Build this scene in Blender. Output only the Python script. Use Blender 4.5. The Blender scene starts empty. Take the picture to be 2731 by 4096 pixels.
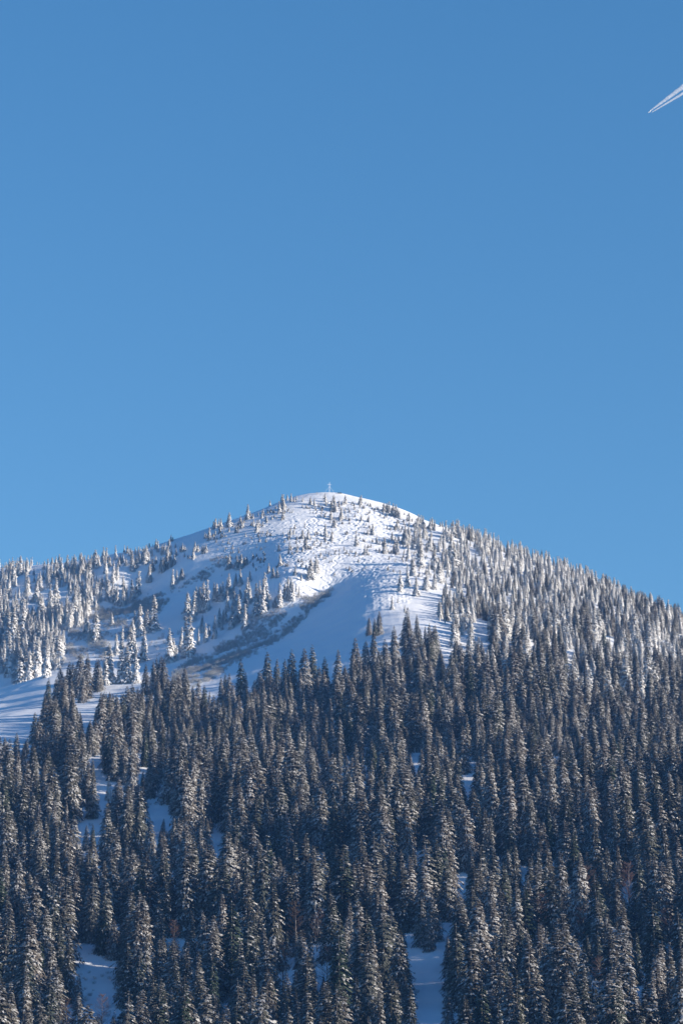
import bpy, math, random
import numpy as np
from mathutils import Vector, Matrix

# ---------------------------------------------------------------- camera, world, sun, exposure
SC = bpy.context.scene
COL = SC.collection
PITCH = math.radians(18.2)
FPX = 11500.0                 # focal length in photo pixels (photo 2731 x 4096)
CAM = (0.0, 0.0, 2.0)
cam_d = bpy.data.cameras.new('camera')
cam_d.sensor_fit = 'VERTICAL'
cam_d.sensor_height = 36.0
cam_d.sensor_width = 24.0
cam_d.lens = 36.0 * FPX / 4096.0
cam_d.clip_start = 1.0
cam_d.clip_end = 80000.0
cam = bpy.data.objects.new('camera', cam_d)
cam.location = CAM
cam.rotation_euler = (math.pi / 2 + PITCH, 0, 0)
COL.objects.link(cam)
SC.camera = cam

SUN_EL = math.radians(11.6)
SUN_AZ = math.radians(105.5)  # clockwise from the view direction (+Y)
sd = Vector((math.sin(SUN_AZ) * math.cos(SUN_EL), math.cos(SUN_AZ) * math.cos(SUN_EL), math.sin(SUN_EL)))
w = bpy.data.worlds.new('World')
SC.world = w
w.use_nodes = True
nt = w.node_tree
nt.nodes.clear()
sky = nt.nodes.new('ShaderNodeTexSky')
sky.sky_type = 'NISHITA'
sky.sun_disc = False
sky.sun_elevation = SUN_EL
sky.sun_rotation = SUN_AZ
sky.altitude = 1200.0
sky.air_density = 1.0
sky.dust_density = 0.0
sky.ozone_density = 3.0
bgn = nt.nodes.new('ShaderNodeBackground')
bgn.inputs['Strength'].default_value = 0.134
won = nt.nodes.new('ShaderNodeOutputWorld')
hs = nt.nodes.new('ShaderNodeHueSaturation')
hs.inputs['Saturation'].default_value = 1.15
nt.links.new(sky.outputs[0], hs.inputs['Color'])
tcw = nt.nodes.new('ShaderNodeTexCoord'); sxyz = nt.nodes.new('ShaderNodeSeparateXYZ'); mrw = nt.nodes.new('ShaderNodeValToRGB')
el = mrw.color_ramp.elements          # by sine of the elevation: sky colour darkened low, standing in for unbuilt ranges, and at zenith, to cut fill
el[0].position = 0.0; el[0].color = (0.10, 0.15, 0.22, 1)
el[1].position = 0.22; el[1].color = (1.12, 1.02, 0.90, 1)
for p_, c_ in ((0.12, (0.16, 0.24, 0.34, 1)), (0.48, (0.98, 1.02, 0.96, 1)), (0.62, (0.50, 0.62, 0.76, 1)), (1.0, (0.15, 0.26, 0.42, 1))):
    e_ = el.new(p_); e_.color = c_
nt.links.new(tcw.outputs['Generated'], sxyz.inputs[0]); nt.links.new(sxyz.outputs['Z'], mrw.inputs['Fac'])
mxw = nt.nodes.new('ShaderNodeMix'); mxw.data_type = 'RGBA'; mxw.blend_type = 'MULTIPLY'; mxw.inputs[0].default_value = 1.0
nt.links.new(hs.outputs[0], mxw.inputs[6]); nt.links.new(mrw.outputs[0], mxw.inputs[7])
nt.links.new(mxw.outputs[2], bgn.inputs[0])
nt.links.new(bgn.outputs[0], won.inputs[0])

sl = bpy.data.lights.new('sun', 'SUN')
sl.energy = 4.9
sl.angle = math.radians(0.55)
sl.color = (1.0, 0.88, 0.73)
sun = bpy.data.objects.new('sun', sl)
sun.rotation_euler = sd.to_track_quat('Z', 'Y').to_euler()
sun.location = (300, 900, 900)
COL.objects.link(sun)
SC.view_settings.view_transform = 'Standard'
SC.view_settings.look = 'None'
SC.view_settings.exposure = 0.88
SC.view_settings.gamma = 1.0
SC.render.engine = 'CYCLES'
SC.cycles.max_bounces = 6
SC.cycles.diffuse_bounces = 4
SC.cycles.transparent_max_bounces = 12

# ---------------------------------------------------------------- maths helpers
cP, sP = math.cos(PITCH), math.sin(PITCH)

def ray(u, v):
    """direction through photo pixel (u, v), scaled so that its y component is 1"""
    cx = (u - 1365.5) / FPX
    cy = (2048.0 - v) / FPX
    den = cP - cy * sP
    return cx / den, (sP + cy * cP) / den

def proj(x, y, z):
    z = z - CAM[2]
    dep = y * cP + z * sP
    upc = -y * sP + z * cP
    return 1365.5 + FPX * x / dep, 2048.0 - FPX * upc / dep

def vnoise(x, y, s, seed=0):
    """smooth value noise in -1..1, feature size s metres"""
    x = np.asarray(x, float) / s + seed * 17.31
    y = np.asarray(y, float) / s + seed * 5.77
    xi = np.floor(x).astype(np.int64); yi = np.floor(y).astype(np.int64)
    fx = x - xi; fy = y - yi
    fx = fx * fx * fx * (fx * (fx * 6 - 15) + 10); fy = fy * fy * fy * (fy * (fy * 6 - 15) + 10)
    def h(a, b):
        n = (a * 374761393 + b * 668265263 + seed * 974634777) & 0xffffffff
        n = ((n ^ (n >> 13)) * 1274126177) & 0xffffffff
        n = n ^ (n >> 16)
        return (n & 0xffff) / 32767.5 - 1.0
    a = h(xi, yi); b = h(xi + 1, yi); c = h(xi, yi + 1); d = h(xi + 1, yi + 1)
    return (a * (1 - fx) + b * fx) * (1 - fy) + (c * (1 - fx) + d * fx) * fy

def inpoly(u, v, P):
    u = np.asarray(u, float); v = np.asarray(v, float)
    r = np.zeros(u.shape, bool)
    n = len(P)
    for i in range(n):
        x1, y1 = P[i]; x2, y2 = P[(i + 1) % n]
        if y1 == y2: continue
        c = ((y1 > v) != (y2 > v)) & (u < (x2 - x1) * (v - y1) / (y2 - y1) + x1)
        r ^= c
    return r

def polydist(u, v, P):
    """signed distance in pixels, positive inside"""
    u = np.asarray(u, float); v = np.asarray(v, float)
    d = np.full(u.shape, 1e9)
    n = len(P)
    for i in range(n):
        x1, y1 = P[i]; x2, y2 = P[(i + 1) % n]
        dx, dy = x2 - x1, y2 - y1
        t = np.clip(((u - x1) * dx + (v - y1) * dy) / (dx * dx + dy * dy + 1e-9), 0, 1)
        d = np.minimum(d, np.hypot(u - x1 - t * dx, v - y1 - t * dy))
    return np.where(inpoly(u, v, P), d, -d)

# ---------------------------------------------------------------- terrain
# survey points of the mountain: (photo column, photo row, distance north of the camera in metres)
SURVEY = [
 # skyline, left to summit to right
 (-700,2350,2110),(-350,2310,2100),(0,2276,2092),(190,2266,2080),(400,2250,2055),(600,2197,2038),(790,2128,2028),(928,2074,2030),(1081,2020,2037),
 (1180,1988,2045),(1266,1973,2050),(1330,1972,2052),(1400,1984,2050),(1527,2014,2035),(1597,2036,2025),(1725,2088,2010),(1833,2128,2000),
 (1980,2190,1985),(2114,2245,1965),(2241,2298,1940),(2369,2368,1915),(2497,2425,1890),(2643,2478,1865),(2731,2520,1850),(2950,2620,1800),(3250,2760,1730),
 # summit dome and the face under it
 (1200,2060,1998),(1330,2080,1985),(1480,2100,1975),(1620,2160,1950),(1340,2180,1930),(1500,2200,1915),(1150,2170,1935),(1000,2160,1960),(1700,2240,1890),
 (1340,2280,1872),(1480,2300,1850),(1180,2300,1862),(1600,2300,1830),(1700,2330,1800),(1050,2290,1880),
 # the snow spur that comes down towards the viewer
 (1440,2340,1815),(1500,2400,1750),(1530,2480,1685),(1560,2560,1615),(1590,2700,1530),(1620,2400,1760),(1720,2450,1720),(1740,2600,1600),
 # its shaded left flank
 (1380,2420,1778),(1340,2520,1715),(1300,2620,1645),(1250,2540,1730),
 # the gully left of the spur
 (1290,2370,1850),(1150,2500,1800),(1010,2610,1720),(830,2740,1600),(650,2830,1530),
 # far side of the gully, with the tree ribs
 (1120,2400,1832),(950,2440,1828),(900,2520,1795),(760,2560,1765),(700,2650,1722),(560,2640,1715),(560,2720,1640),
 (900,2300,1905),(750,2250,1935),(700,2380,1850),(620,2300,1918),(520,2400,1845),(480,2300,1905),(330,2330,1878),(200,2360,1845),(60,2350,1845),
 (420,2500,1758),(300,2500,1758),(150,2480,1760),(0,2450,1765),(330,2620,1695),(200,2620,1685),(60,2620,1675),(-300,2500,1780),(-500,2700,1680),
 # bench under the left bowl
 (0,2720,1650),(120,2720,1612),(230,2700,1585),(60,2800,1575),(160,2860,1475),(400,2790,1550),(380,2900,1435),
 # lower forest
 (-500,3000,1290),(0,3000,1310),(300,3020,1310),(600,3020,1320),(900,3000,1350),(1200,2850,1460),(1250,3050,1320),
 (1600,2860,1420),(1600,3050,1290),(1900,2700,1510),(1900,2900,1370),(2200,2600,1640),(2200,2800,1430),(2500,2700,1600),(2500,2900,1410),(2731,2750,1590),
 (3100,2900,1470),(2000,2460,1745),(2150,2400,1820),(2350,2500,1780),(1900,2350,1825),(2000,2290,1900),(1850,2230,1925),
 (0,3300,1170),(600,3300,1175),(1200,3300,1175),(1800,3200,1215),(1650,3300,1155),(2400,3200,1210),(3000,3200,1215),(-500,3400,1120),
 (0,3700,1025),(600,3700,1020),(1200,3700,1030),(1690,3700,1005),(1900,3680,1025),(2400,3700,1025),(3000,3700,1030),(-500,3800,990),
 (0,4096,905),(600,4096,905),(1200,4096,905),(1720,4096,890),(2000,4096,905),(2731,4096,900),(3100,4096,905),(-500,4096,900),
 (300,3850,965),(360,3400,1130),(1680,3500,1080),
 (1365,4600,770),(400,4600,765),(2300,4600,765),(-500,4600,760),(3300,4600,760)]
_pts = []
_sky = SURVEY[:26]
SKYLINE = []
for (u1, v1, y1), (u2, v2, y2) in zip(_sky[:-1], _sky[1:]):
    n = max(1, int(round((u2 - u1) / 60.0)))
    SKYLINE += [(u1 + (u2 - u1) * i / n, v1 + (v2 - v1) * i / n, y1 + (y2 - y1) * i / n) for i in range(n)]
SKYLINE.append(_sky[-1])
def setback(u, v, Y):
    """the left bowl leans away to the west: its slopes lie further back"""
    if v > 2900: Y = Y + 45.0 * (1365.0 - u) / 1365.0 * min(1.0, (v - 2900.0) / 300.0)
    k = min(1.0, max(0.0, (v - 2150.0) / 250.0)) * min(1.0, max(0.0, (3050.0 - v) / 350.0))
    return Y + 200.0 * k * min(1.2, max(0.0, (1120.0 - u) / 1120.0))
SURVEY = SKYLINE + [(u, v, setback(u, v, Y)) for (u, v, Y) in SURVEY[26:]]
SKYLINE = SURVEY[:len(SKYLINE)]
for (u, v, Y) in SURVEY:
    a, b = ray(u, v)
    _pts.append((a * Y, Y, CAM[2] + b * Y))
# the far side falls away behind the skyline
_r = np.array([(ray(u, v)[0] * Y, Y, CAM[2] + ray(u, v)[1] * Y) for (u, v, Y) in SKYLINE])
for i in range(0, len(_r), 2):
    a, b = _r[max(0, i - 3)], _r[min(len(_r) - 1, i + 3)]
    tx, ty = b[0] - a[0], b[1] - a[1]
    ln = math.hypot(tx, ty)
    nx, ny = -ty / ln, tx / ln
    for off, dz in ((60, -8), (220, -80), (620, -260)):
        _pts.append((_r[i][0] + nx * off, _r[i][1] + ny * off, _r[i][2] + dz))
_pts = np.array(_pts)
_S = 1000.0
def _phi(r2):
    return 0.5 * r2 * np.log(r2 + 1e-12)
def tps_fit(P, lam):
    n = len(P)
    X = P[:, :2] / _S
    d2 = ((X[:, None, :] - X[None, :, :]) ** 2).sum(-1)
    A = np.zeros((n + 3, n + 3))
    A[:n, :n] = _phi(d2) + lam * np.eye(n)
    A[:n, n] = 1; A[:n, n + 1:] = X
    A[n, :n] = 1; A[n + 1:, :n] = X.T
    return X, np.linalg.solve(A, np.concatenate([P[:, 2], [0, 0, 0]]))
_TX, _TW = tps_fit(_pts, 3e-5)
def tps(x, y):
    sh = x.shape
    q = np.stack([x.ravel(), y.ravel()], 1) / _S
    out = np.zeros(len(q))
    for i in range(0, len(q), 40000):
        c = q[i:i + 40000]
        d2 = ((c[:, None, :] - _TX[None, :, :]) ** 2).sum(-1)
        out[i:i + 40000] = _phi(d2) @ _TW[:-3] + _TW[-3] + c @ _TW[-2:]
    return out.reshape(sh)

# coarse base surface on a regular lattice, read back bilinearly
LX = np.arange(-700, 701, 5.0); LY = np.arange(600, 2801, 5.0)
_gx, _gy = np.meshgrid(LX, LY)
LZ = tps(_gx, _gy)
def base_h(x, y):
    xc = np.clip(np.asarray(x, float), LX[0], LX[-1] - 0.01); yc = np.clip(np.asarray(y, float), LY[0], LY[-1] - 0.01)
    fx = (xc - LX[0]) / 5.0; fy = (yc - LY[0]) / 5.0
    i = fx.astype(int); j = fy.astype(int); fx = fx - i; fy = fy - j
    z = (LZ[j, i] * (1 - fx) + LZ[j, i + 1] * fx) * (1 - fy) + (LZ[j + 1, i] * (1 - fx) + LZ[j + 1, i + 1] * fx) * fy
    return z
def smooth(a, b, x):
    t = np.clip((x - a) / (b - a), 0, 1)
    return t * t * (3 - 2 * t)
def land(x, y):
    """mountain without the small snow relief"""
    x = np.asarray(x, float); y = np.asarray(y, float)
    z = base_h(x, y)
    z = z + 1.5 * vnoise(x, y, 36, 3) + 0.35 * vnoise(x, y, 13, 4) * smooth(700, 900, y)
    # valley floor in front, lower country all round
    r = np.maximum(np.maximum(np.abs(x) - 420, 0) / 280.0, np.maximum(y - 2450, 0) / 350.0)
    out = 40 + 60 * vnoise(x, y, 500, 8) + 25 * vnoise(x, y, 160, 9)
    k = smooth(0, 1, r)
    z = z * (1 - k) + np.minimum(out, z) * k
    f = smooth(640, 800, y)
    z = z * f + (1 - f) * (np.clip((y - 120) * 0.11, 0, 80) + 0.4 * vnoise(x, y, 40, 6))
    z = np.where(y < 120, 0.2 * vnoise(x, y, 40, 6), z)
    return z

# photo-plane outlines of the places on the mountain (columns/rows of the photo), used as a survey
P_SKI = [(960,2140),(1090,2085),(1200,2030),(1300,2000),(1420,1995),(1560,2045),(1700,2110),(1780,2220),(1760,2310),(1660,2400),(1600,2440),(1500,2440),
         (1420,2395),(1400,2370),(1430,2330),(1330,2330),(1200,2290),(1080,2250),(960,2240),(820,2240),(770,2180)]
P_MOGUL = [(1390,2330),(1450,2300),(1600,2300),(1660,2350),(1640,2420),(1570,2450),(1480,2440),(1400,2395)]
P_STREAK = [(-60,2745),(120,2735),(260,2720),(240,2790),(100,2800),(-60,2800)]

def polyline_dist(x, y, PL):
    d = np.full(x.shape, 1e9)
    for (x1, y1), (x2, y2) in zip(PL[:-1], PL[1:]):
        dx, dy = x2 - x1, y2 - y1
        t = np.clip(((x - x1) * dx + (y - y1) * dy) / (dx * dx + dy * dy + 1e-9), 0, 1)
        d = np.minimum(d, np.hypot(x - x1 - t * dx, y - y1 - t * dy))
    return d

def hit(u, v):
    """where the line of sight through photo pixel (u, v) meets the ground"""
    a, b = ray(u, v)
    Y = np.arange(640.0, 2300.0, 2.0)
    g = land(a * Y, Y) - (CAM[2] + b * Y)
    k = np.where(g > 0)[0]
    if len(k) == 0 or k[0] == 0:
        return None
    i = k[0]
    t = g[i - 1] / (g[i - 1] - g[i] + 1e-9)
    y = Y[i - 1] + 2.0 * t
    return a * y, y

def axis(parts):
    out = []
    for a, b, s in parts:
        n = max(1, int(round((b - a) / s)))
        out += list(a + (b - a) * np.arange(n) / n)
    out.append(parts[-1][1])
    return np.array(out)
GX = axis([(-12000,-3000,1500),(-3000,-700,230),(-700,-300,20),(-300,-100,1.9),(-100,78,0.62),(78,290,1.9),(290,700,20),(700,3000,230),(3000,12000,1500)])
GY = axis([(-3000,-200,400),(-200,640,40),(640,860,8),(860,1740,2.2),(1740,2060,0.7),(2060,2120,4),(2120,2450,20),(2450,3400,60),(3400,12000,900)])
gx, gy = np.meshgrid(GX, GY)
gz = land(gx, gy)
inn = (np.abs(gx) < 300) & (gy > 860) & (gy < 2120)
X = gx[inn]; Y = gy[inn]; Z = gz[inn]
U, V = proj(X, Y, Z)
mski = smooth(-6, 26, polydist(U, V, P_SKI)); mmog = smooth(-5, 15, polydist(U, V, P_MOGUL)); mstr = smooth(-5, 15, polydist(U, V, P_STREAK))
patch = smooth(-0.35, 0.35, vnoise(X, Y, 14, 31) + 0.25)
# wind-packed lumps and chopped-up powder
lum = 0.8 * vnoise(X + 0.3 * Y, Y, 2.0, 11) + 0.9 * vnoise(X, Y, 1.25, 12)
rel = 0.16 * vnoise(X, Y, 6.0, 13) + 0.05 * vnoise(X, Y, 2.2, 14)
rel = rel + mski * (0.05 + 0.17 * patch) * lum
rel = rel + mmog * 0.25 * (np.abs(vnoise(X, Y, 2.4, 15)) * 2 - 0.7) + mstr * 0.3 * vnoise(X * 0.3, Y, 2.6, 16)
rng = random.Random(5)
# ski tracks: linked turns down the face, and long traverses
tracks = []
for k in range(70):
    u0 = rng.uniform(1010, 1700); v0 = rng.uniform(2030, 2300)
    p = hit(u0, v0)
    if p is None: continue
    x, y = p
    L = rng.uniform(25, 80); amp = rng.uniform(0.9, 2.4); wl = rng.uniform(7, 13); ph = rng.uniform(0, 6.3)
    dx = rng.uniform(-0.35, 0.25)
    pl = []
    s = 0.0
    while s < L:
        pl.append((x + dx * s + amp * math.sin(ph + s * 2 * math.pi / wl), y - s))
        s += 1.3
    tracks.append((pl, rng.uniform(0.18, 0.34)))
for (a, b, c, d, e, f) in ((1080,2235,1420,2180,1600,2200),(1100,2290,1330,2185,1440,2183),(1230,2240,1500,2216,1700,2250),(1340,2200,1520,2270,1700,2280),
                           (1470,2275,1560,2282,1640,2300),(1190,2330,1300,2290,1440,2300),(1500,2225,1620,2238,1720,2262),(880,2330,1060,2210,1200,2190)):
    pp = [hit(a, b), hit(c, d), hit(e, f)]
    if None in pp: continue
    pl = []
    for i in range(31):
        t = i / 30.0
        q = [(1 - t) ** 2, 2 * t * (1 - t), t * t]
        pl.append((sum(q[j] * pp[j][0] for j in range(3)), sum(q[j] * pp[j][1] for j in range(3))))
    tracks.append((pl, 0.4))
for pl, dep in tracks:
    xs = [p[0] for p in pl]; ys = [p[1] for p in pl]
    m = (X > min(xs) - 3) & (X < max(xs) + 3) & (Y > min(ys) - 3) & (Y < max(ys) + 3)
    if not m.any(): continue
    d = polyline_dist(X[m], Y[m], pl)
    rel[m] += dep * (0.45 * np.exp(-((d - 1.15) / 0.45) ** 2) - np.exp(-(d / 0.6) ** 2))
gz[inn] = Z + rel * smooth(300, 270, np.abs(X)) * smooth(860, 900, Y)

def grid_mesh(name, gx, gy, gz):
    ny, nx = gx.shape
    co = np.stack([gx, gy, gz], -1).reshape(-1, 3).astype(np.float32)
    idx = np.arange(nx * ny).reshape(ny, nx)
    q = np.stack([idx[:-1, :-1], idx[:-1, 1:], idx[1:, 1:], idx[1:, :-1]], -1).reshape(-1, 4)
    me = bpy.data.meshes.new(name)
    me.vertices.add(len(co)); me.vertices.foreach_set('co', co.ravel())
    me.loops.add(q.size); me.loops.foreach_set('vertex_index', q.ravel().astype(np.int32))
    me.polygons.add(len(q))
    me.polygons.foreach_set('loop_start', (np.arange(len(q)) * 4).astype(np.int32))
    me.polygons.foreach_set('loop_total', np.full(len(q), 4, np.int32))
    me.polygons.foreach_set('use_smooth', np.ones(len(q), bool))
    me.update(calc_edges=True)
    return me

# ---------------------------------------------------------------- materials
def new_mat(name):
    m = bpy.data.materials.new(name); m.use_nodes = True
    t = m.node_tree; t.nodes.clear()
    o = t.nodes.new('ShaderNodeOutputMaterial')
    return m, t, o
def nd(t, typ, **kw):
    n = t.nodes.new(typ)
    for k, v in kw.items():
        if k in n.inputs: n.inputs[k].default_value = v
        else: setattr(n, k, v)
    return n
def snow_material():
    m, t, o = new_mat('snow')
    b = nd(t, 'ShaderNodeBsdfPrincipled', Roughness=0.65)
    b.inputs['Specular IOR Level'].default_value = 0.25
    tc = nd(t, 'ShaderNodeTexCoord')
    n1 = nd(t, 'ShaderNodeTexNoise', Scale=0.9, Detail=5.0, Roughness=0.6)
    n2 = nd(t, 'ShaderNodeTexNoise', Scale=0.06, Detail=3.0)
    t.links.new(tc.outputs['Object'], n1.inputs['Vector']); t.links.new(tc.outputs['Object'], n2.inputs['Vector'])
    r = nd(t, 'ShaderNodeValToRGB')
    r.color_ramp.elements[0].position = 0.3; r.color_ramp.elements[0].color = (0.84, 0.87, 0.91, 1)
    r.color_ramp.elements[1].position = 0.7; r.color_ramp.elements[1].color = (0.93, 0.93, 0.93, 1)
    t.links.new(n2.outputs['Fac'], r.inputs['Fac']); t.links.new(r.outputs['Color'], b.inputs['Base Color'])
    bu = nd(t, 'ShaderNodeBump', Strength=0.6, Distance=0.26)
    t.links.new(n1.outputs['Fac'], bu.inputs['Height']); t.links.new(bu.outputs['Normal'], b.inputs['Normal'])
    t.links.new(b.outputs[0], o.inputs[0])
    return m
M_SNOW = snow_material()
me = grid_mesh('snow_mountain', gx, gy, gz)
me.materials.append(M_SNOW)
mountain = bpy.data.objects.new('snow_mountain', me); COL.objects.link(mountain)
mountain['kind'] = 'structure'
mountain['label'] = 'snow covered mountain with a rounded summit, ski tracks and gully'

def frost_mat(name, dark, light, lo, hi, scale=2.2, rough=0.8, tint=1.0, glow=0.0):
    """needles with rime / powder dusted over them; the mix is a solid noise in the crown plus a shift for each tree"""
    m, t, o = new_mat(name)
    b = nd(t, 'ShaderNodeBsdfPrincipled', Roughness=rough)
    b.inputs['Specular IOR Level'].default_value = 0.15
    tc = nd(t, 'ShaderNodeTexCoord'); oi = nd(t, 'ShaderNodeObjectInfo')
    n1 = nd(t, 'ShaderNodeTexNoise', Scale=scale, Detail=3.0, Roughness=0.7)
    t.links.new(tc.outputs['Object'], n1.inputs['Vector'])
    mr = nd(t, 'ShaderNodeMapRange')
    mr.inputs['From Min'].default_value = 0.36; mr.inputs['From Max'].default_value = 0.66
    mr.inputs['To Min'].default_value = lo; mr.inputs['To Max'].default_value = hi
    t.links.new(n1.outputs['Fac'], mr.inputs['Value'])
    mu = nd(t, 'ShaderNodeMath', operation='MULTIPLY_ADD')
    mu.inputs[1].default_value = 0.22; mu.inputs[2].default_value = -0.11
    t.links.new(oi.outputs['Random'], mu.inputs[0])
    ad = nd(t, 'ShaderNodeMath', operation='ADD', use_clamp=True)
    t.links.new(mr.outputs[0], ad.inputs[0]); t.links.new(mu.outputs[0], ad.inputs[1])
    mx = nd(t, 'ShaderNodeMix', data_type='RGBA')
    hm = nd(t, 'ShaderNodeMix', data_type='RGBA')
    hm.inputs[6].default_value = (dark[0] * (1 - 0.18 * tint), dark[1] * (1 + 0.08 * tint), dark[2], 1); hm.inputs[7].default_value = (dark[0] * (1 + 0.25 * tint), dark[1], dark[2], 1)
    t.links.new(oi.outputs['Random'], hm.inputs[0]); t.links.new(hm.outputs[2], mx.inputs[6])
    mx.inputs[7].default_value = (*light, 1)
    t.links.new(ad.outputs[0], mx.inputs[0]); t.links.new(mx.outputs[2], b.inputs['Base Color'])
    if glow:      # rime crystals let light through: the crown scatters sun to its far side
        tr = nd(t, 'ShaderNodeBsdfTranslucent'); ms = nd(t, 'ShaderNodeMixShader', Fac=glow)
        t.links.new(mx.outputs[2], tr.inputs['Color']); t.links.new(b.outputs[0], ms.inputs[1]); t.links.new(tr.outputs[0], ms.inputs[2])
        t.links.new(ms.outputs[0], o.inputs[0])
    else: t.links.new(b.outputs[0], o.inputs[0])
    return m
M_RIME = frost_mat('rime_on_needles', (0.55, 0.55, 0.54), (0.95, 0.94, 0.93), 0.7, 1.0, tint=0.0)
M_RIME2 = frost_mat('thin_rime_on_needles', (0.19, 0.187, 0.18), (0.88, 0.87, 0.86), 0.22, 1.0, tint=0.2)
M_DUST = frost_mat('snow_dusted_needles', (0.046, 0.040, 0.026), (0.32, 0.30, 0.28), 0.05, 0.55)
M_DUST2 = frost_mat('lightly_dusted_needles', (0.040, 0.036, 0.024), (0.28, 0.27, 0.25), 0.02, 0.38)
M_DARK = frost_mat('dark_spruce_needles', (0.034, 0.042, 0.028), (0.45, 0.45, 0.45), 0.0, 0.2)
M_LOAD = frost_mat('snow_on_boughs', (0.74, 0.76, 0.79), (0.93, 0.93, 0.93), 0.0, 1.0, 1.0, 0.6, tint=0.0)
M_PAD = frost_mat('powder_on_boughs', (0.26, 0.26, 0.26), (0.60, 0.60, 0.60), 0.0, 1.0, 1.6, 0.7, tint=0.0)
M_BARK = frost_mat('bark', (0.07, 0.055, 0.045), (0.5, 0.5, 0.5), 0.0, 0.5, 1.2)
M_TWIG = frost_mat('reddish_twigs', (0.11, 0.055, 0.04), (0.36, 0.33, 0.32), 0.0, 0.35, 1.5)
M_BRUSH = frost_mat('frosted_brush_twigs', (0.20, 0.20, 0.205), (0.62, 0.62, 0.63), 0.2, 0.9, 0.5)

def tri_mesh(name, V, F, MI, mats, smooth=False, normals=None):
    V = np.asarray(V, np.float32).reshape(-1, 3); F = np.asarray(F, np.int32).reshape(-1, 3)
    me = bpy.data.meshes.new(name)
    me.vertices.add(len(V)); me.vertices.foreach_set('co', V.ravel())
    me.loops.add(F.size); me.loops.foreach_set('vertex_index', F.ravel())
    me.polygons.add(len(F))
    me.polygons.foreach_set('loop_start', (np.arange(len(F)) * 3).astype(np.int32))
    me.polygons.foreach_set('loop_total', np.full(len(F), 3, np.int32))
    me.polygons.foreach_set('use_smooth', np.full(len(F), smooth, bool))
    me.polygons.foreach_set('material_index', np.asarray(MI, np.int32))
    for m in mats: me.materials.append(m)
    me.update(calc_edges=True)
    if normals is not None: me.normals_split_custom_set_from_vertices(normals)
    return me

class TB:
    """collects triangles"""
    def __init__(s): s.V = []; s.F = []; s.M = []
    def tuft(s, p, d, L, w, h, ms, md):
        """a spray of needles: a drooping wedge whose upper faces may carry snow"""
        dx, dy, dz = d
        n = math.hypot(dx, dy) + 1e-6
        sx, sy = -dy / n, dx / n
        i = len(s.V)
        x, y, z = p
        s.V += [(x + dx * L, y + dy * L, z + dz * L), (x + sx * w, y + sy * w, z - 0.25 * h), (x - sx * w, y - sy * w, z - 0.25 * h),
                (x + dx * L * 0.25, y + dy * L * 0.25, z + h), (x + dx * L * 0.35, y + dy * L * 0.35, z - 1.5 * h)]
        s.F += [(i, i + 1, i + 3), (i, i + 3, i + 2), (i + 1, i + 2, i + 3), (i, i + 4, i + 1), (i, i + 2, i + 4)]
        s.M += [ms, ms, md, md, md]
    def lump(s, p, rx, ry, rz, az, m):
        ca, sa = math.cos(az), math.sin(az)
        i = len(s.V); x, y, z = p
        for a, b, c in ((1, 0, -0.3), (0, 1, 0), (-1, 0, 0.2), (0, -1, 0), (0.1, 0, 1), (0.2, 0, -1)):
            a *= rx; b *= ry; c *= rz
            s.V.append((x + a * ca - b * sa, y + a * sa + b * ca, z + c))
        for f in ((0, 1, 4), (1, 2, 4), (2, 3, 4), (3, 0, 4), (1, 0, 5), (2, 1, 5), (3, 2, 5), (0, 3, 5)):
            s.F.append((i + f[0], i + f[1], i + f[2])); s.M.append(m)
    def cone(s, a, b, r1, r2, n, m):
        a = Vector(a); b = Vector(b); d = (b - a).normalized()
        u = d.orthogonal().normalized(); v = d.cross(u)
        i = len(s.V)
        for q, r in ((a, r1), (b, r2)):
            for k in range(n):
                t = 2 * math.pi * k / n
                s.V.append(tuple(q + (u * math.cos(t) + v * math.sin(t)) * r))
        for k in range(n):
            k2 = (k + 1) % n
            s.F += [(i + k, i + k2, i + n + k2), (i + k, i + n + k2, i + n + k)]; s.M += [m, m]
    def blade(s, a, b, w, rng, m):
        """thin three-sided twig"""
        i = len(s.V)
        t = rng.uniform(0, 6.28)
        c, q = math.cos(t) * w, math.sin(t) * w
        s.V += [(a[0] + c, a[1] + q, a[2]), (a[0] - q * 0.9, a[1] + c * 0.9, a[2]), (a[0] - c, a[1] - q, a[2]), b]
        s.F += [(i, i + 1, i + 3), (i + 1, i + 2, i + 3), (i + 2, i, i + 3)]; s.M += [m, m, m]
    def mesh(s, name, mats): return tri_mesh(name, s.V, s.F, s.M, mats)

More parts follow.
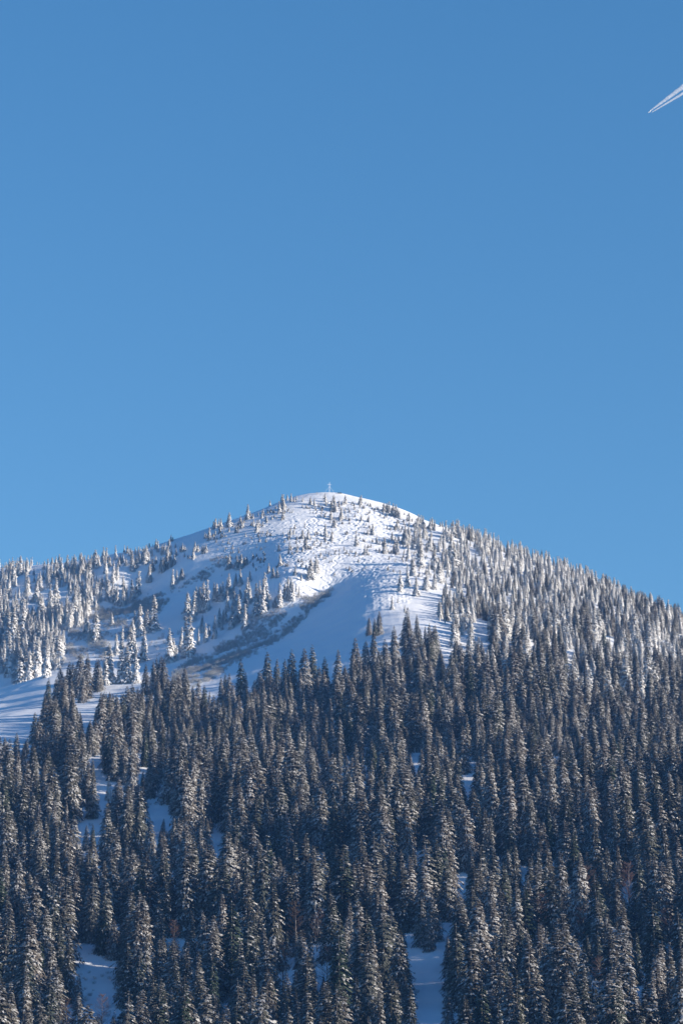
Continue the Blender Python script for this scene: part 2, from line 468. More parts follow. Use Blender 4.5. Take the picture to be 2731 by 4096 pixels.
def spruce_meshes(seed, H, R, step, cover, fol, dens=1.0, ragged=0.2, lumps=0.15, size=1.0, low=0.05, pad=None, pw=0.86, soft=0.8):
    pad = pad or M_LOAD
    rng = random.Random(seed)
    t = TB()
    z = H * low
    ph = [rng.uniform(0, 6.28) for _ in range(4)]
    while z < H - 0.15:
        q = 1 - z / H
        r = R * (q ** pw) * (1 - 0.18 * max(0, (q - 0.85) / 0.15)) + 0.12 * size
        nb = max(3, int((3.5 + 5.0 * math.sqrt(q)) * dens))
        a0 = rng.uniform(0, 6.28)
        for k in range(nb):
            if rng.random() < 0.07: continue
            az = a0 + 6.283 * k / nb + rng.uniform(-0.3, 0.3)
            lob = 1 + ragged * (math.sin(az * 2 + ph[0] + z * 1.1 / size) * 0.5 + math.sin(az * 3 + ph[1] - z * 2.3 / size) * 0.5)
            l = max(0.15, r * lob * rng.uniform(0.72, 1.12))
            zz = z + rng.uniform(-0.5, 0.5) * step
            e0 = 0.55 - 1.15 * q ** 0.6 + rng.uniform(-0.12, 0.12)
            c = 0.28 + 0.12 * q
            ca, sa = math.cos(az), math.sin(az)
            nt = 2 + int(l * 1.7 / size)
            bs = 0.9 if rng.random() < cover * 1.05 else 0.06 + 0.3 * cover
            for j in range(nt):
                s = 0.22 + 0.72 * (j + rng.uniform(0.1, 0.9)) / nt
                rep = 1 if (s < 0.45 or l < 0.5) else 2
                for g in range(rep):
                    lat = 0.0 if rep == 1 else (g * 2 - 1) * rng.uniform(0.06, 0.24) * l
                    px = ca * l * s - sa * lat; py = sa * l * s + ca * lat
                    pz = zz + l * (e0 * s - c * s * s)
                    sl = e0 - 2 * c * s - 0.25
                    da = az + (0 if rep == 1 else (g * 2 - 1) * rng.uniform(0.1, 0.7)) + rng.uniform(-0.2, 0.2)
                    n = 1 / math.sqrt(1 + sl * sl)
                    d = (math.cos(da) * n, math.sin(da) * n, sl * n)
                    L = rng.uniform(0.55, 0.95) * size * (0.55 + 0.45 * min(1, l / (1.5 * size)))
                    t.tuft((px, py, pz), d, L, L * rng.uniform(0.24, 0.40), L * 0.17, 1 if rng.random() < bs else 0, 0)
                    if rng.random() < lumps * bs:
                        f = rng.uniform(0.2, 0.46) * size
                        t.lump((px + d[0] * L * .3, py + d[1] * L * .3, pz + 0.06 * size), f * 1.7, f * 0.8, f * 0.42, da, 1)
        z += step * rng.uniform(0.75, 1.25)
    for k in range(5):
        a = rng.uniform(0, 6.28); t.tuft((0, 0, H - 0.8 * size + 0.12 * k * size), (math.cos(a) * .3, math.sin(a) * .3, 0.95), 0.5 * size, 0.1 * size, 0.08 * size, 1, 0)
    V = np.array(t.V, np.float64); F = np.array(t.F)
    # boughs shade as soft masses: mix each spray's own normals with the crown's outward direction
    fn = np.cross(V[F[:, 1]] - V[F[:, 0]], V[F[:, 2]] - V[F[:, 0]])
    fn /= np.linalg.norm(fn, axis=1)[:, None] + 1e-9
    mid = V[F].mean(1); out = np.stack([mid[:, 0], mid[:, 1], np.full(len(mid), 0.25 * R)], 1)
    fn *= np.where((fn * out).sum(1) < 0, -1.0, 1.0)[:, None]
    vn = np.zeros_like(V)
    for k in range(3): np.add.at(vn, F[:, k], fn)
    vn /= np.linalg.norm(vn, axis=1)[:, None] + 1e-9
    rad = np.stack([V[:, 0], V[:, 1], np.full(len(V), 0.32 * R)], 1); rad /= np.linalg.norm(rad, axis=1)[:, None] + 1e-9
    vn = vn * 0.62 + rad * soft; vn /= np.linalg.norm(vn, axis=1)[:, None] + 1e-9
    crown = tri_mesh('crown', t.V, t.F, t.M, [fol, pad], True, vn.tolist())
    b = TB()
    b.cone((0, 0, -1.2), (0, 0, H * 0.5), 0.012 * H + 0.04, 0.007 * H + 0.02, 7, 0)
    b.cone((0, 0, H * 0.5), (0.0, 0, H * 0.985), 0.007 * H + 0.02, 0.015, 6, 0)
    return crown, b.mesh('trunk', [M_BARK])

VAR = {'frost': [], 'rimed': [], 'snowy': [], 'dusted': [], 'broad': [], 'dark': []}
for k in range(6):
    VAR['frost'].append((spruce_meshes(100 + k, 12.0, (1.5, 2.1, 1.8, 2.5, 1.4, 2.2)[k], 0.46, 0.88, M_RIME, 0.95, 0.5, 0.35, 0.92, pw=1.08, soft=0.2), 12.0))
for k in range(5):
    VAR['rimed'].append((spruce_meshes(150 + k, 13.0, (1.9, 2.5, 2.1, 2.9, 2.3)[k], 0.50, 0.55, M_RIME2, 0.95, 0.5, 0.35, 0.95, pw=1.05, soft=0.18), 13.0))
for k in range(5):
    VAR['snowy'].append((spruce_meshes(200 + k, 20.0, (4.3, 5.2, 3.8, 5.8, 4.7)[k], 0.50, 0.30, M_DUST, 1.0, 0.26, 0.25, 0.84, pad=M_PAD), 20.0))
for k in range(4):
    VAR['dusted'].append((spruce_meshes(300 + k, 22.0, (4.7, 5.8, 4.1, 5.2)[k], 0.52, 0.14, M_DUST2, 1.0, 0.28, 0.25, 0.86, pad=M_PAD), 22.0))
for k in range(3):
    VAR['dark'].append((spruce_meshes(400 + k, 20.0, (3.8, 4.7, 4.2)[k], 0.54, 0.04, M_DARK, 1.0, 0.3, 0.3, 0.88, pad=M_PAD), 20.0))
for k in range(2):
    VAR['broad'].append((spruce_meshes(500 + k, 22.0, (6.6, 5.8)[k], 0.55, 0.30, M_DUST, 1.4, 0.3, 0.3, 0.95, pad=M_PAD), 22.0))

def bare_tree_meshes(seed, H=12.0):
    rng = random.Random(seed)
    tr, cr = TB(), TB()
    tr.cone((0, 0, -1), (0.1, 0, H * 0.55), 0.18, 0.11, 7, 0); tr.cone((0.1, 0, H * 0.55), (0.25, 0.1, H * 0.97), 0.11, 0.02, 6, 0)
    for k in range(64):
        z = H * rng.uniform(0.18, 0.95); q = 1 - z / H
        az = rng.uniform(0, 6.28); l = (0.5 + 3.0 * math.sin(min(1, q * 1.5) * 1.9) ** 0.8 * 0.8) * rng.uniform(0.6, 1.1) * H / 13
        e = (math.cos(az) * l, math.sin(az) * l, z + l * rng.uniform(0.35, 0.9))
        cr.blade((0.1, 0, z), e, 0.05, rng, 0)
        for j in range(26):
            s = rng.uniform(0.25, 1)
            p = (e[0] * s, e[1] * s, z + (e[2] - z) * s)
            a2 = az + rng.uniform(-1.2, 1.2); l2 = rng.uniform(0.4, 1.1)
            cr.blade(p, (p[0] + math.cos(a2) * l2 * .6, p[1] + math.sin(a2) * l2 * .6, p[2] + l2 * rng.uniform(0.1, 0.9)), 0.026, rng, 0)
    return cr.mesh('crown', [M_TWIG]), tr.mesh('trunk', [M_BARK])
BARE = [(bare_tree_meshes(700 + k), 12.0) for k in range(3)]

def bush_mesh(seed, n=46, H=3.2, W=1.7):
    rng = random.Random(seed); t = TB()
    for k in range(n):
        az = rng.uniform(0, 6.28); r = W * math.sqrt(rng.random()); h = H * rng.uniform(0.45, 1.0) * (1 - 0.35 * r / W)
        b = (math.cos(az) * r * 0.35, math.sin(az) * r * 0.35, -0.15)
        e = (math.cos(az) * r, math.sin(az) * r, h)
        t.blade(b, e, 0.028, rng, 0)
        for j in range(4):
            s = rng.uniform(0.35, 0.95); p = tuple(b[i] + (e[i] - b[i]) * s for i in range(3)); a = rng.uniform(0, 6.28); l = rng.uniform(0.3, 0.75)
            t.blade(p, (p[0] + math.cos(a) * l * .6, p[1] + math.sin(a) * l * .6, p[2] + l * 0.7), 0.022, rng, 0)
    return t.mesh('brush', [M_BRUSH])

# ---------------------------------------------------------------- where every tree stands
def height_at(x, y, dv, z):
    dep = y * cP + (z - CAM[2]) * sP
    return dv * dep / FPX / 0.955

# trees of the open upper slopes, surveyed in eight tiles of the photo: tile origin, then (column, tip row, foot row) in tile units (3.92 per photo pixel)
TILES = [
((0,2150),"40,490,680 30,710,790 115,395,590 178,370,560 150,560,850 220,370,740 245,545,770 262,400,600 318,270,600 425,355,590 435,590,900 465,620,800 400,780,920 535,485,590 540,590,700 597,560,760 635,530,830 560,680,1000 697,355,500 755,330,600 680,490,660 822,300,420 812,380,580 878,290,460 930,255,500 962,300,660 860,450,640 895,380,620 765,600,740 875,620,1070 940,580,720 800,730,1120 635,870,1310 680,900,1200 1055,260,490 1020,600,720 1130,290,480 1170,265,520 1125,455,580 1165,440,590 1295,300,560 1265,370,560 1370,390,640 1410,330,620 1435,260,420 1465,260,460 1500,185,480 1550,255,450 1140,580,800 1080,690,820 1200,690,960 1280,650,1000 1160,780,1330 1230,760,1280 1350,650,1010 1378,640,1000 1415,750,1060 1445,630,880 1500,670,900 1530,690,950 300,760,950 345,850,1080 205,935,1250 290,980,1450 350,960,1560 80,1100,1500 140,1160,1700 210,1080,1750 40,830,940 5,760,1000 930,1060,1380 1035,990,1420 1085,1060,1450 1120,1010,1400 1365,1190,1500 1500,1120,1620 1410,1350,1640 910,1440,2000 1230,1000,1400"),
((0,2450),"580,385,1000 505,430,1000 320,540,1090 400,490,1050 728,410,1010 60,430,900 150,300,1000 240,600,1080 460,560,1050 20,560,950"),
((400,2050),"60,535,750 105,535,760 250,510,740 95,680,950 150,680,850 205,740,1100 110,950,1230 275,790,1040 250,850,1000 300,700,850 325,640,800 365,640,780 432,520,640 385,590,640 478,550,640 412,710,830 510,650,910 565,680,870 558,530,660 603,530,690 640,540,600 715,510,790 705,560,800 742,480,570 880,410,570 905,435,580 995,480,660 975,490,650 1055,515,850 1105,620,860 1118,555,660 1165,650,820 1195,560,680 1115,340,460 1145,375,450 1185,470,550 1260,510,610 1295,475,610 1330,500,610 1328,630,700 1380,650,720 1410,660,720 1465,545,725 1492,450,600 1535,490,610 877,670,800 825,725,920 955,700,850 985,695,930 1075,800,860 768,800,1090 580,905,1310 505,1045,1410 268,1110,1450 365,1175,1470 408,1145,1400 12,1030,1220 838,1280,1850 1135,870,1200 1195,900,1120 1298,870,1050 1275,870,1040 1365,1240,1650 1455,1220,1700 1415,1320,1600 1510,1150,1560 1555,1160,1560"),
((400,2350),"625,255,750 590,320,720 540,360,700 510,470,1000 705,370,650 738,340,700 690,620,1160 560,860,1200 255,710,1050 335,590,950 480,600,1200 140,850,1500 330,850,1500 430,900,1500 560,980,1500 1088,625,1180 1150,790,1150 1205,900,1150 1270,615,1000 1360,450,1080 1405,430,1080 1540,640,900 190,390,600 1370,860,1080 100,1000,1520 40,1350,1520"),
((800,1950),"145,615,830 75,690,800 100,715,800 213,745,810 242,655,750 270,765,810 330,710,790 315,590,700 410,730,765 242,470,640 215,520,650 295,480,620 330,480,660 462,385,610 435,470,600 458,615,695 562,570,710 600,520,650 635,435,560 655,510,640 680,500,620 600,640,710 745,255,500 790,370,490 830,400,485 715,700,770 840,490,610 890,505,700 920,510,660 985,520,610 915,385,440 972,370,480 990,320,420 998,380,440 1055,315,370 1098,190,290 1045,430,530 1030,450,530 1130,430,500 1170,350,400 1247,210,400 1285,100,210 1302,100,330 1268,220,330 1315,200,350 1300,340,470 1368,100,200 1428,85,220 1475,145,220 1515,120,190 1502,170,230 1420,330,400 1452,320,395 1488,560,640 1420,615,740 1472,615,730 1382,670,750 1235,870,1000 1405,840,980 1430,900,975 1390,950,1035 1520,880,1020 1255,1035,1230 1275,1120,1220 825,1020,1130 880,1240,1305 1075,1185,1340 1143,1245,1410 1210,1260,1410 1495,1235,1370 35,900,1030 62,910,1030 95,880,1020 455,1040,1270 585,1055,1290 650,1035,1280 703,1080,1210 735,1080,1210 612,1120,1260 345,1350,1390"),
((800,2250),"635,100,360 560,160,360 787,120,300 740,225,560 460,170,500 430,230,480 520,310,560 790,300,640 630,390,560 540,420,830 600,485,940 690,400,930 700,640,1050 885,320,840 945,285,600 990,250,800 1030,150,640 1075,620,730 1245,310,700 1320,390,560 1365,490,590 1375,220,560 1425,240,590 1460,290,600 1335,290,480 1510,330,450 1180,540,700 1140,590,700 55,280,740 105,270,760 8,380,760 230,310,600 262,315,600 315,330,600 355,290,600 435,430,760 490,650,1040 400,670,950 365,730,900 302,710,1000 345,830,1060 232,825,1190 35,825,1100 90,950,1240 145,1000,1150 1550,360,540"),
((1200,1920),"165,250,380 225,280,400 40,260,340 38,360,430 102,370,440 130,400,450 290,345,420 235,400,450 395,195,340 370,220,300 265,180,220 325,190,210 485,310,420 520,230,400 545,250,480 505,300,450 560,380,500 615,300,400 645,420,600 710,230,370 690,300,390 665,310,400 952,230,390 935,260,390 845,400,460 485,450,620 545,590,740 520,610,740 625,540,640 650,480,620 700,430,480 720,550,620 960,530,640 905,590,640 1080,550,660 1060,560,650 1185,400,470 1240,420,500 1310,350,500 1345,360,500 1370,350,500 1400,325,520 1460,360,570 1498,380,570 1430,420,550 1530,430,590 1560,450,600 1520,620,740 1450,690,740 400,680,880 500,770,950 75,650,740 38,770,920 128,755,920 72,910,1070 95,900,1070 40,1015,1130 880,840,1040 1015,1010,1170 1050,1030,1170 1060,760,860 1140,680,860 1110,760,850 1200,850,1000 1325,900,1150 1250,920,1020 1290,930,1010 1440,800,920 1490,870,1000 1480,990,1150 1525,940,1160 250,1170,1440 225,1260,1440 170,1220,1540 130,1380,1560 20,1450,1568 275,1240,1440"),
((1500,2050),"342,90,240 537,0,140 270,300,440 365,350,450 318,370,470 155,400,510 480,220,500 450,260,480 525,170,380 680,20,230 655,80,300 712,30,230 750,45,230 690,220,590 625,180,480 650,300,500 580,360,570 540,280,500 895,70,260 935,110,280 865,90,270 770,180,400 800,220,380 860,300,600 830,420,600 910,430,600 155,470,620 345,440,640 290,490,640 520,480,720 595,690,990 510,800,1160 570,740,880 705,430,860 930,560,900 395,900,1240 800,860,1210 640,1020,1310 840,750,980 925,900,1200 265,1310,1520 355,1330,1410 1020,140,230 1055,130,230 465,1440,1568 1110,120,400 1220,115,380 1318,110,400 1380,190,400 1475,175,420 1520,200,450 1155,190,400 1000,700,1100 1080,480,660 1050,760,1100 1120,560,900 1190,330,800 1240,480,900")]
# single big trees at the upper edge of the dark forest and in its gaps: (column, tip row, foot row, kind) in photo pixels
EDGE = [(965,2634,2800,'dark'),(1166,2595,2770,'dark'),(1218,2589,2800,'snowy'),(1252,2580,2760,'dark'),(1065,2608,2770,'dark'),(1106,2637,2770,'dark'),(1140,2632,2770,'dark'),
 (1419,2548,2730,'snowy'),(1432,2590,2740,'snowy'),(1492,2525,2700,'snowy'),(1578,2500,2690,'snowy'),(1515,2442,2538,'dusted'),(1476,2468,2540,'snowy'),(1500,2470,2545,'dark'),(1349,2597,2780,'snowy'),(1305,2625,2780,'dark'),(1735,2503,2660,'dark'),(1720,2540,2680,'dark'),
 (1668,2455,2560,'dark'),(1620,2430,2580,'snowy'),(1632,2465,2600,'dusted'),(900,2690,2800,'dark'),(885,2705,2810,'snowy'),(820,2740,2860,'dark'),(1460,2560,2700,'snowy'),(1545,2555,2720,'snowy'),(1650,2520,2680,'snowy'),(1690,2560,2700,'snowy'),
 (624,2630,2760,'dusted'),(640,2622,2765,'dusted'),(612,2645,2780,'snowy'),(655,2635,2780,'dusted'),(582,2655,2780,'dusted'),(735,2662,2800,'snowy'),(716,2690,2790,'dusted'),(768,2742,2830,'snowy'),
 (245,2662,2790,'dusted'),(276,2645,2790,'dusted'),(316,2611,2790,'snowy'),(346,2616,2795,'dusted'),(382,2634,2760,'snowy'),(396,2634,2765,'snowy'),(192,2710,2820,'dark'),(222,2708,2830,'dusted'),(293,2650,2790,'dusted'),(260,2700,2830,'snowy'),(330,2690,2810,'snowy'),
 (745,3063,3345,'broad'),(770,3012,3130,'snowy'),(600,3050,3190,'broad'),(436,3105,3200,'frost'),(452,3150,3200,'frost'),(370,3095,3272,'snowy'),(650,3274,3350,'snowy'),(1717,3643,3803,'snowy'),(1685,3588,3785,'dusted'),(700,3290,3420,'snowy'),
 (880,3030,3110,'snowy'),(345,3300,3400,'snowy'),(372,3295,3400,'dark'),(1795,3965,4130,'snowy')]

P_F = [(-3000,2960),(0,3030),(90,3030),(150,2920),(205,2870),(300,2850),(420,2830),(500,2880),(570,2800),(640,2790),(740,2820),(800,2880),(900,2840),(1000,2800),(1200,2790),(1350,2770),
       (1440,2720),(1560,2680),(1650,2620),(1730,2580),(1790,2530),(1870,2480),(1960,2440),(5600,2900),(5600,5200),(-3000,5200)]
P_R = [(1730,2150),(1800,2130),(1900,2120),(5600,2200),(5600,3000),(1960,2520),(1840,2540),(1760,2540),(1740,2440),(1790,2330),(1760,2230)]
CLEAR = [
 [(700,2750),(830,2745),(870,2735),(1050,2640),(1250,2470),(1340,2400),(1440,2320),(1560,2300),(1660,2330),(1640,2420),(1520,2440),(1460,2500),(1460,2545),(1300,2585),(1220,2600),(1100,2605),(960,2690),(870,2730)],
 [(-80,2700),(0,2712),(235,2705),(225,2730),(170,2790),(140,2850),(105,2930),(80,2935),(20,2850),(-80,2840)],
 [(300,2780),(365,2740),(400,2760),(385,2830),(330,2850)], [(400,2745),(470,2740),(540,2750),(520,2770),(410,2765)],
 [(590,3185),(690,3175),(680,3280),(650,3320),(615,3310),(590,3240)], [(305,3275),(420,3225),(415,3290),(395,3330),(310,3330)], [(385,3140),(470,3130),(470,3180),(390,3180)],
 [(1850,3062),(1905,3062),(1900,3132),(1862,3138)], [(1625,3330),(1645,3330),(1640,3400),(1628,3400)], [(1650,3640),(1668,3650),(1700,3730),(1775,3890),(1765,4096),(1675,4096),(1645,3860),(1638,3700)], [(1640,3470),(1652,3470),(1650,3540),(1642,3540)],
 [(330,3800),(400,3800),(480,3900),(455,3990),(350,4020),(318,3920)], [(1285,3700),(1335,3690),(1328,3770),(1298,3760)], [(845,3342),(900,3335),(880,3395),(850,3390)], [(880,3050),(915,3035),(912,3075),(890,3085)],
 [(1900,2470),(1962,2500),(1950,2545),(1890,2520)], [(1770,2590),(1810,2620),(1800,2640),(1775,2625)], [(1755,2500),(1795,2520),(1800,2570),(1765,2560)],
 [(1600,2440),(1650,2440),(1660,2500),(1640,2530),(1600,2500)]]
BRUSH = [[(1345,2345),(1300,2370),(1180,2390),(1080,2450),(1000,2465),(960,2545),(850,2590),(760,2640),(690,2690),(680,2750),(770,2755),(850,2722),(950,2655),(1090,2580),(1170,2530),(1250,2440),(1320,2390)],
 [(560,2375),(700,2365),(740,2330),(800,2290),(830,2300),(690,2380),(660,2430),(600,2500),(540,2570),(440,2600),(420,2650),(300,2640),(260,2600),(270,2520),(200,2560),(100,2570),(110,2480),(170,2440),(400,2400),(420,2440),(520,2430)],
 [(850,2225),(930,2218),(1000,2240),(960,2285),(900,2280),(840,2285),(800,2300)], [(800,2290),(860,2285),(830,2330),(790,2330)],
 [(420,3780),(530,3770),(480,3960),(430,4096),(330,4096),(330,3990),(450,3980)], [(1620,3880),(1780,3880),(1780,4096),(1680,4096)], [(560,2580),(800,2480),(960,2460),(800,2560),(700,2620),(560,2660)],
 [(560,3180),(700,3170),(690,3300),(620,3340),(560,3290)], [(300,3270),(430,3210),(430,3340),(300,3350)], [(310,3790),(490,3790),(490,4030),(310,4040)]]

TREES = []      # dicts: kind, x, y, z, H, wide, u, vt, vb, px
rng = random.Random(77)
def add_tree(kind, x, y, H, wide=1.0, src='auto'):
    z = float(land(np.array(x), np.array(y)))
    u, vb = proj(x, y, z); _, vt = proj(x, y, z + H)
    TREES.append(dict(kind=kind, x=x, y=y, z=z, H=H, wide=wide, u=float(u), vt=float(vt), vb=float(vb), px=float(vb - vt), src=src))
def survey_tree(kind, u, vt, vb, src, wide=1.0):
    p = None
    for k in range(14):
        p = hit(u, vb + 3 * k)
        if p is not None: break
    if p is None: return
    x, y = p
    z = float(land(np.array(x), np.array(y)))
    add_tree(kind, x, y, height_at(x, y, max(vb + 3 * k - vt, 6), z), wide, src)
for (ox, oy), txt in TILES:
    for e in txt.split():
        a, b, c = (float(q) for q in e.split(','))
        u, vt, vb = ox + a / 3.92, oy + b / 3.92, oy + c / 3.92
        survey_tree('frost', u, vt, vb, 'slope', rng.uniform(0.9, 1.2) * (1.35 if vb - vt < 45 else (1.2 if vb < 2330 else 1.0)))
for u, vt, vb, kd in EDGE:
    survey_tree(kd, u, vt, vb, 'edge', rng.uniform(0.95, 1.15))

def scatter(step, x0, x1, y0, y1, seed):
    r = np.random.RandomState(seed)
    a, b = np.meshgrid(np.arange(x0, x1, step), np.arange(y0, y1, step))
    a = a + (np.arange(a.shape[0]) % 2)[:, None] * step * 0.5
    a = a + r.uniform(-0.55, 0.55, a.shape) * step; b = b + r.uniform(-0.55, 0.55, a.shape) * step
    return a.ravel(), b.ravel(), r
def blocked(x, y, z, H, hw):
    bad = np.zeros(len(x), bool)
    for P in CLEAR:
        for t, s in ((0.02, 0), (0.25, 0.8), (0.25, -0.8), (0.5, 0.5), (0.5, -0.5), (0.75, 0), (0.98, 0)):
            u, v = proj(x + hw * s, y, z + H * t)
            bad |= inpoly(u, v, P)
    return bad
man = np.array([(t['x'], t['y']) for t in TREES])
def near_manual(x, y, d):
    out = np.zeros(len(x), bool)
    for i in range(0, len(x), 4000):
        dd = np.hypot(x[i:i + 4000, None] - man[None, :, 0], y[i:i + 4000, None] - man[None, :, 1])
        out[i:i + 4000] = dd.min(1) < d
    return out
BARE_AT = [
  (275,4010,4150,'in the bottom left corner'),(1185,3620,3780,'in the middle forest'),(1268,3650,3790,'left of the small snow gap'),(1134,3790,3950,'below the middle forest'),(1312,3800,3960,'below the small snow gap'),
  (2169,3590,3760,'in the lower right forest'),(2347,3480,3680,'with a thick dark trunk'),(2327,3640,3800,'with pale branches'),(2508,3460,3660,'narrow and upright'),(2388,3840,3960,'low and reddest'),(2675,3650,3830,'near the right edge'),
  (700,3690,3800,'left of the middle forest'),(415,3990,4110,'beside the lower left clearing')]
# what stands in front must leave these in sight: column, rows kept clear, half width, foot row
KEEPVIS = [(u, vt, vt + 0.6 * (vb - vt), 26, vb) for (u, vt, vb, _) in BARE_AT]
KEEPVIS += [(745,3063,3270,95,3345), (436,3105,3190,22,3200), (1717,3643,3790,35,3803), (1685,3588,3700,30,3785), (370,3095,3240,35,3272), (600,3050,3140,80,3190), (650,3274,3320,20,3350)]
def lower(x, y, z, H, hw, vb):
    """shorten the trees that stand in front of a landmark so that it stays in sight; factor 0 = leave out"""
    f = np.ones(len(x))
    ut, vt = proj(x, y, z + H)
    for (u0, va, vc, w, foot) in KEEPVIS:
        m = (vb > foot - 12) & (vt < vc) & (np.abs(ut - u0) < w + 14)
        f = np.where(m, np.minimum(f, (vb - vc) / (vb - vt)), f)
    return np.where(f < 0.22, 0.0, f)
# lower forest
fx, fy, r = scatter(8.3, -420, 440, 770, 1800, 3)
fz = land(fx, fy); fu, fv = proj(fx, fy, fz)
cl = vnoise(fx, fy, 30, 41)
H = np.interp(fy, [770, 950, 1150, 1400, 1700], [24.5, 25, 23.5, 20, 15.5]) * (0.38 + 0.76 * r.uniform(0, 1, len(fx)) ** 0.8) * (1.02 + 0.30 * cl)
H = H * lower(fx, fy, fz, H, 0.15 * H, fv)
keep = inpoly(fu, fv, P_F) & (r.uniform(0, 1, len(fx)) < np.where(vnoise(fx, fy, 19, 46) < -0.35, 0.62, 0.97)) & ~blocked(fx, fy, fz, H, 0.13 * H) & ~near_manual(fx, fy, 3.2) & (H > 3)
for i in np.where(keep)[0]:
    q = r.uniform()
    v = fv[i]; lum = 0.5 * vnoise(fx[i], fy[i], 60, 44) + 0.7 * vnoise(fx[i], fy[i], 22, 47)
    pd = np.interp(v, [2550, 3000, 3500, 4100], [0.05, 0.14, 0.40, 0.75]) - 0.35 * lum
    ps = np.interp(v, [2550, 3000, 3500, 4100], [0.80, 0.62, 0.42, 0.20]) + 0.35 * lum + 0.12 * (fu[i] < 1300)
    kd = 'dark' if q < pd * 0.6 else ('snowy' if q > 1 - ps else 'dusted')
    if fu[i] > 1700 and r.uniform() < np.interp(v - 0.06 * (fu[i] - 1700) - 60 * lum, [2440, 2800], [0.85, 0.0]): kd = 'rimed'
    if r.uniform() < 0.035: kd = 'broad'
    add_tree(kd, float(fx[i]), float(fy[i]), float(H[i]), float(r.uniform(0.82, 1.25)), 'forest')
# clumps that fill out the left slope
fx, fy, r = scatter(5.2, -300, -60, 1560, 2180, 15)
fz = land(fx, fy); fu, fv = proj(fx, fy, fz)
P_L = [(-60,2285),(130,2275),(400,2250),(560,2215),(760,2170),(780,2230),(640,2290),(560,2330),(470,2400),(380,2440),(330,2500),(200,2520),(260,2590),(240,2680),(-60,2700)]
H = np.interp(fv, [2270, 2450, 2700], [9.0, 13.5, 17.5]) * r.uniform(0.55, 1.15, len(fx))
keep = inpoly(fu, fv, P_L) & (vnoise(fx, fy, 21, 61) + 0.5 * vnoise(fx, fy, 9, 62) + 0.35 * (fu < 120) > -0.12) & ~blocked(fx, fy, fz, H, 0.1 * H) & ~near_manual(fx, fy, 2.5)
for i in np.where(keep)[0]: add_tree('frost', float(fx[i]), float(fy[i]), float(H[i]), float(r.uniform(0.85, 1.2)), 'slope2')
# knee-high rime-crusted shrubs and saplings on the summit face
fx, fy, r = scatter(4.2, -110, 90, 1800, 2045, 25)
fz = land(fx, fy); fu, fv = proj(fx, fy, fz)
P_TOP = [(830,2150),(1000,2075),(1180,2000),(1300,1975),(1420,1985),(1560,2030),(1720,2100),(1760,2280),(1700,2330),(1560,2300),(1440,2300),(1330,2310),(1100,2280),(900,2260)]
keep = inpoly(fu, fv, P_TOP) & (vnoise(fx, fy, 15, 71) + 0.6 * vnoise(fx, fy, 6, 72) > 0.1)
for i in np.where(keep)[0]: add_tree('frost', float(fx[i]), float(fy[i]), float(r.uniform(0.9, 3.0)), float(r.uniform(1.5, 2.6)), 'slope2')
# rime-white forest of the right-hand ridge
fx, fy, r = scatter(6.0, -20, 440, 1560, 2080, 9)
fz = land(fx, fy); fu, fv = proj(fx, fy, fz)
H = np.interp(fu, [1750, 2100, 2731], [9.5, 11, 12.5]) * (0.45 + 0.85 * r.uniform(0, 1, len(fx)))
dn = np.interp(fu, [1740, 1850], [0.6, 0.97]) * np.where(vnoise(fx, fy, 16, 81) + 0.5 * vnoise(fx, fy, 7, 82) < -0.75, 0.4, 1.0)
keep = inpoly(fu, fv, P_R) & (r.uniform(0, 1, len(fx)) < dn) & ~blocked(fx, fy, fz, H, 0.12 * H) & ~near_manual(fx, fy, 3.0)
keep &= (fz > -1) & ~(inpoly(fu, fv, P_F) & (fv > 2560))
for i in np.where(keep)[0]:
    kd = ('rimed' if r.uniform() < 0.5 else 'frost') if r.uniform() > np.interp(fv[i] - 0.05 * (fu[i] - 1700), [2250, 2500], [0.04, 0.5]) else 'snowy'
    add_tree(kd, float(fx[i]), float(fy[i]), float(H[i]), float(r.uniform(0.9, 1.25)), 'ridge')
print('trees', len(TREES), {k: sum(t['src'] == k for t in TREES) for k in ('slope', 'edge', 'forest', 'ridge')})

# ---------------------------------------------------------------- put the trees in place
def empty(name, loc):
    o = bpy.data.objects.new(name, None); o.empty_display_size = 1.0; o.location = loc; COL.objects.link(o)
    return o
def place(base, tr, parts, H0, prng):
    root = empty(base, (tr['x'], tr['y'], tr['z'] - 0.25))
    root.rotation_euler = (prng.gauss(0, 0.022), prng.gauss(0, 0.022), prng.uniform(0, 6.283))
    s = tr['H'] / H0; wv = s * tr['wide']
    root.scale = (wv, wv, s)
    for nm, me in zip(('crown', 'trunk'), parts):
        c = bpy.data.objects.new(nm, me); c.parent = root; COL.objects.link(c)
    return root

inframe = lambda t: -10 < t['u'] < 2741 and t['vt'] < 4070
up = sorted([t for t in TREES if t['kind'] in ('frost', 'rimed') and t['src'] != 'forest' and inframe(t)], key=lambda t: -t['px'] - (60 if t['src'] == 'slope' else 0))[:300]
lo = sorted([t for t in TREES if t not in up and (t['src'] in ('forest', 'edge')) and t['kind'] not in ('frost', 'rimed') and inframe(t)], key=lambda t: -t['px'] - (500 if t['src'] == 'edge' else 0))[:300]
LOOK = {'frost': ('frosted_spruce', 'rime-white'), 'rimed': ('frosted_spruce', 'thinly rimed'), 'snowy': ('snowy_spruce', 'snow-laden'), 'dusted': ('snowy_spruce', 'snow-dusted'), 'dark': ('snowy_spruce', 'dark'), 'broad': ('snowy_spruce', 'broad snow-laden')}
used = set()
COLS = ['at the far left', 'well left', 'left', 'mid-left', 'left of centre', 'just left of centre', 'just right of centre', 'right of centre', 'mid-right', 'right', 'well right', 'at the far right']
